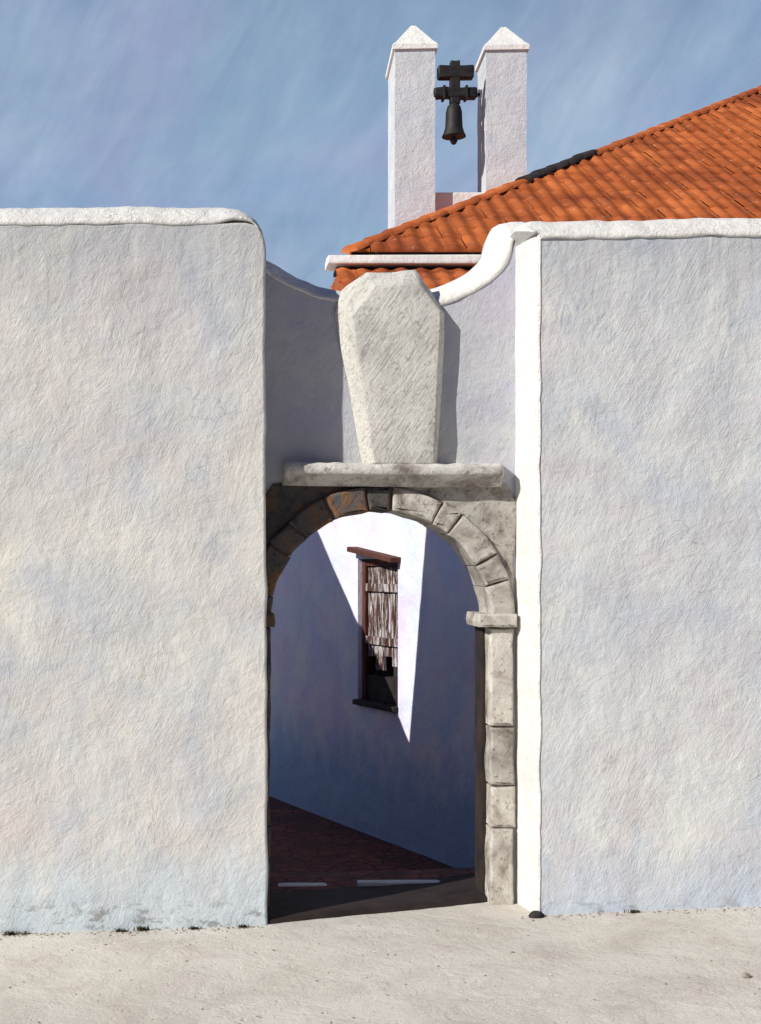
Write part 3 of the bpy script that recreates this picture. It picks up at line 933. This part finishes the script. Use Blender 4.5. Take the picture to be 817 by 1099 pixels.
# ------------------------------------------------------------------ unseen house row added behind the viewer to block sky light
def sky_blocker():
    t = empty('sky_blocker', (0., -8., gz(0)), 'unseen ochre house row added behind the viewer to block sky light', 'house')
    y0, h = -5.5, 6.4
    bm = bmesh.new()
    box_bm((-16, y0 - 7, -.6), (18, y0, h), .02, bm=bm)
    link('wall', bm, M['ochre'], t)
    for x in (-12.5, -8.5, -4.5, -.5, 3.5, 7.5, 11.5, 15.):
        for z in (.95, 3.9):
            w = link('window', box_bm((x - .55, y0 + .002, z), (x + .55, y0 + .06, z + 1.4), .01), M['frame'], t)
            link('shutter', box_bm((x - .46, y0 + .05, z + .09), (x + .46, y0 + .085, z + 1.31), .006), M['doorframe'], w)
    d = link('door', box_bm((1.0, y0 + .002, -.1), (2.1, y0 + .07, 2.3), .01), M['doorframe'], t)
    bm = bmesh.new()
    pr = [(y0 + .35, h + .01), (y0 - 3.5, h + 1.9), (y0 - 7.35, h + .01)]
    vv = [[bm.verts.new((x, y, z)) for y, z in pr] for x in (-16.3, 18.3)]
    for i in range(3): bm.faces.new((vv[0][i], vv[0][(i + 1) % 3], vv[1][(i + 1) % 3], vv[1][i]))
    bm.faces.new(vv[0]); bm.faces.new(vv[1])
    link('roof', bm, M['tile'], t)
sky_blocker()

# ------------------------------------------------------------------ small things at the foot of the walls
def weed(px, n, h, label, seed, y=7.985):
    rnd = random.Random(seed)
    x = X(px, y); z = gz(x, y)
    bm = bmesh.new()
    for i in range(n):
        a = rnd.uniform(0, 2 * math.pi); l = h * .62 * rnd.uniform(.4, 1.2); lean = rnd.uniform(.3, 1.4)
        bx, by = x + rnd.gauss(0, .018), y - abs(rnd.gauss(0, .012))
        d = Vector((math.cos(a), -abs(math.sin(a)) * .6, 0)); sd = Vector((-d.y, d.x, 0)) * rnd.uniform(.0025, .006)
        p = [Vector((bx, by, z - .004)), Vector((bx, by, z)) + d * l * lean * .3 + Vector((0, 0, l * .6)), Vector((bx, by, z)) + d * l * lean * .8 + Vector((0, 0, l * .85))]
        q = [bm.verts.new(p[0] - sd), bm.verts.new(p[0] + sd), bm.verts.new(p[1] + sd), bm.verts.new(p[1] - sd), bm.verts.new(p[2])]
        bm.faces.new(q[:4]); bm.faces.new((q[3], q[2], q[4]))
    o = link('weed_tuft', bm, M['weed'], None)
    tag(o, label, 'weed', 'weed tufts along the wall feet')
weed(12, 70, .045, 'dry weed tuft at the foot of the left wall, farthest left', 1)
weed(27, 40, .035, 'small weed tuft just right of the leftmost tuft on the left wall', 2)
weed(130, 60, .040, 'flat weed tuft at the middle of the foot of the left wall', 3)
weed(152, 80, .060, 'tallest weed tuft at the foot of the left wall', 4)
weed(208, 70, .035, 'small weed tuft on the left wall foot between the tallest tuft and the corner', 5)
weed(262, 80, .035, 'weed tuft beside the left wall foot nearest the archway corner', 6)
weed(680, 90, .035, 'weed tuft at the foot of the right wall', 7)

def rock(name, c, r, mat, label, seed):
    bm = bmesh.new()
    bmesh.ops.create_icosphere(bm, subdivisions=3, radius=1.)
    for v in bm.verts:
        n = 1 + .22 * nz(v.co.x * 1.4 + seed, v.co.y * 1.4, v.co.z * 1.4)
        v.co = Vector((c[0] + v.co.x * r[0] * n, c[1] + v.co.y * r[1] * n, c[2] + v.co.z * r[2] * n))
    for f in bm.faces: f.smooth = True
    tag(link(name, bm, mat), label, 'stone')
def grit():
    rnd = random.Random(11); bm = bmesh.new()
    for i in range(420):
        if rnd.random() < .62:
            px = rnd.choice((rnd.uniform(-40, 284), rnd.uniform(560, 860))); y = 7.985 - abs(rnd.gauss(0, .045))
        else:
            px = rnd.uniform(-100, 900); y = rnd.uniform(5.8, 7.9)
        x = X(px, y); r = rnd.uniform(.0025, .0075) * (1.3 if rnd.random() < .1 else 1)
        m = Matrix.Translation((x, y, gz(x, y) + r * .25)) @ Matrix.Rotation(rnd.uniform(0, 6), 4, 'Z') @ Matrix.Diagonal((r * rnd.uniform(.8, 1.7), r, r * .6, 1))
        bmesh.ops.create_icosphere(bm, subdivisions=1, radius=1., matrix=m)
    tag(link('grit', bm, M['stone_tan']), 'fine grit lying on the pale ground and along the wall feet', 'grit', kind='stuff')
grit()
x = X(576, 7.96)
rock('corner_stone', (x, 7.965, gz(x) + .008), (.042, .036, .030), M['stone_dark'], 'small black stone at the foot of the right wall corner', 2.)
yy = EYE * F / (1051 - 600) * .985; x = X(801, yy)
rock('pebble', (x, yy, gz(x, yy) + .006), (.022, .02, .014), M['stone_tan'], 'single brown pebble lying on the pale ground at lower right', 5.)

# ------------------------------------------------------------------ sky, sun, camera
W = bpy.data.worlds.new('World'); S.world = W; W.use_nodes = True
wt = W.node_tree; bg = wt.nodes['Background']
sk = wt.nodes.new('ShaderNodeTexSky'); sk.sky_type = 'NISHITA'; sk.sun_disc = False
el = math.asin(SUN.z); sk.sun_elevation = el; sk.sun_rotation = math.atan2(SUN.x, SUN.y)
sk.air_density = 1.0; sk.dust_density = .0; sk.ozone_density = 1.5
tc = wt.nodes.new('ShaderNodeTexCoord')
def wnoise(rot, scale, sc, det, lo, hi, c0, c1):
    mp = wt.nodes.new('ShaderNodeMapping'); mp.vector_type = 'TEXTURE' if scale[0] < .5 else 'POINT'; mp.inputs['Rotation'].default_value = rot; mp.inputs['Scale'].default_value = scale
    wt.links.new(tc.outputs['Generated'], mp.inputs['Vector'])
    n = wt.nodes.new('ShaderNodeTexNoise'); n.inputs['Scale'].default_value = sc; n.inputs['Detail'].default_value = det; n.inputs['Roughness'].default_value = .62; n.inputs['Distortion'].default_value = .5
    wt.links.new(mp.outputs[0], n.inputs['Vector'])
    r = wt.nodes.new('ShaderNodeValToRGB'); e = r.color_ramp.elements
    e[0].position = lo; e[0].color = (*c0, 1); e[1].position = hi; e[1].color = (*c1, 1)
    wt.links.new(n.outputs['Fac'], r.inputs[0]); return r.outputs[0]
def wmix(mode, f, a, b):
    m = wt.nodes.new('ShaderNodeMix'); m.data_type = 'RGBA'; m.blend_type = mode
    for s_, v in ((m.inputs[0], f), (m.inputs[6], a), (m.inputs[7], b)):
        if isinstance(v, (int, float)): s_.default_value = v
        elif isinstance(v, tuple): s_.default_value = (*v, 1)
        else: wt.links.new(v, s_)
    return m.outputs[2]
c = sk.outputs[0]
c = wmix('MULTIPLY', 1., c, (.77, .745, 1.10))
# thin high veil of cloud in the part of the sky away from the sun
sp = wt.nodes.new('ShaderNodeSeparateXYZ'); wt.links.new(tc.outputs['Generated'], sp.inputs[0])
def wmath(op, a, b):
    m = wt.nodes.new('ShaderNodeMath'); m.operation = op; m.use_clamp = True
    for i, v in enumerate((a, b)):
        if isinstance(v, (int, float)): m.inputs[i].default_value = v
        else: wt.links.new(v, m.inputs[i])
    return m.outputs[0]
north = wmath('MULTIPLY', wmath('MULTIPLY', sp.outputs[1], 1.8), wmath('SUBTRACT', 1.45, wmath('MULTIPLY', sp.outputs[2], 1.6)))
cl = wnoise((0, R(40), R(10)), (2.2, 1.0, 4.0), 2.4, 8., .30, .72, (.80, .80, .80), (1., 1., 1.))
veil = wmix('MIX', wnoise((0, R(-30), R(8)), (2.0, 1.0, 2.6), 1.5, 6., .38, .66, (0, 0, 0), (1, 1, 1)), (5.0, 7.4, 12.0), (8.2, 10.6, 13.6))
veil = wmix('MIX', wnoise((0, R(35), 0), (.22, .5, .34), 1., 7., .46, .60, (0, 0, 0), (.7, .7, .7)), veil, (6.0, 9.0, 12.2))
veil = wmix('MIX', wnoise((0, R(35), R(60)), (.20, .5, .30), 1., 7., .52, .66, (0, 0, 0), (.8, .8, .8)), veil, (7.2, 8.5, 12.6))
c = wmix('MIX', wmath('MULTIPLY', cl, north), c, veil)
cl2 = wnoise((0, R(32), 0), (.022, .2, .075), 1., 6., .34, .70, (.88, .90, .92), (1.10, 1.08, 1.06))
c = wmix('MULTIPLY', 1., c, cl2)
cl3 = wnoise((0, R(30), 0), (2., 2., 3.), 3.1, 5., .45, .65, (1, 1, 1), (1.06, .97, 1.0))
c = wmix('MULTIPLY', 1., c, cl3)
wt.links.new(c, bg.inputs['Color']); bg.inputs['Strength'].default_value = .05

ld = bpy.data.lights.new('sun', 'SUN'); ld.energy = 5.0; ld.angle = R(.55); ld.color = (1., .955, .875)
lo = bpy.data.objects.new('sun', ld); COL.objects.link(lo)
lo.rotation_euler = SUN.to_track_quat('Z', 'Y').to_euler()
lo.location = (-10, -6, 12)

cd = bpy.data.cameras.new('camera'); cam = bpy.data.objects.new('camera', cd); COL.objects.link(cam)
cam.location = (0, 0, EYE); cam.rotation_euler = (R(90), 0, 0)
cd.sensor_fit = 'VERTICAL'; cd.sensor_height = 24.; cd.sensor_width = 24.
cd.lens = 24. * F / 1099.
cd.shift_x = (408.5 - VX) / 1099.; cd.shift_y = (VY - 549.5) / 1099.
cd.clip_end = 2000.
S.camera = cam
S.view_settings.view_transform = 'Standard'; S.view_settings.look = 'None'
S.view_settings.exposure = .02; S.view_settings.gamma = 1.; S.view_settings.use_curve_mapping = False
S.cycles.use_denoising = True
S.cycles.max_bounces = 8; S.cycles.diffuse_bounces = 5
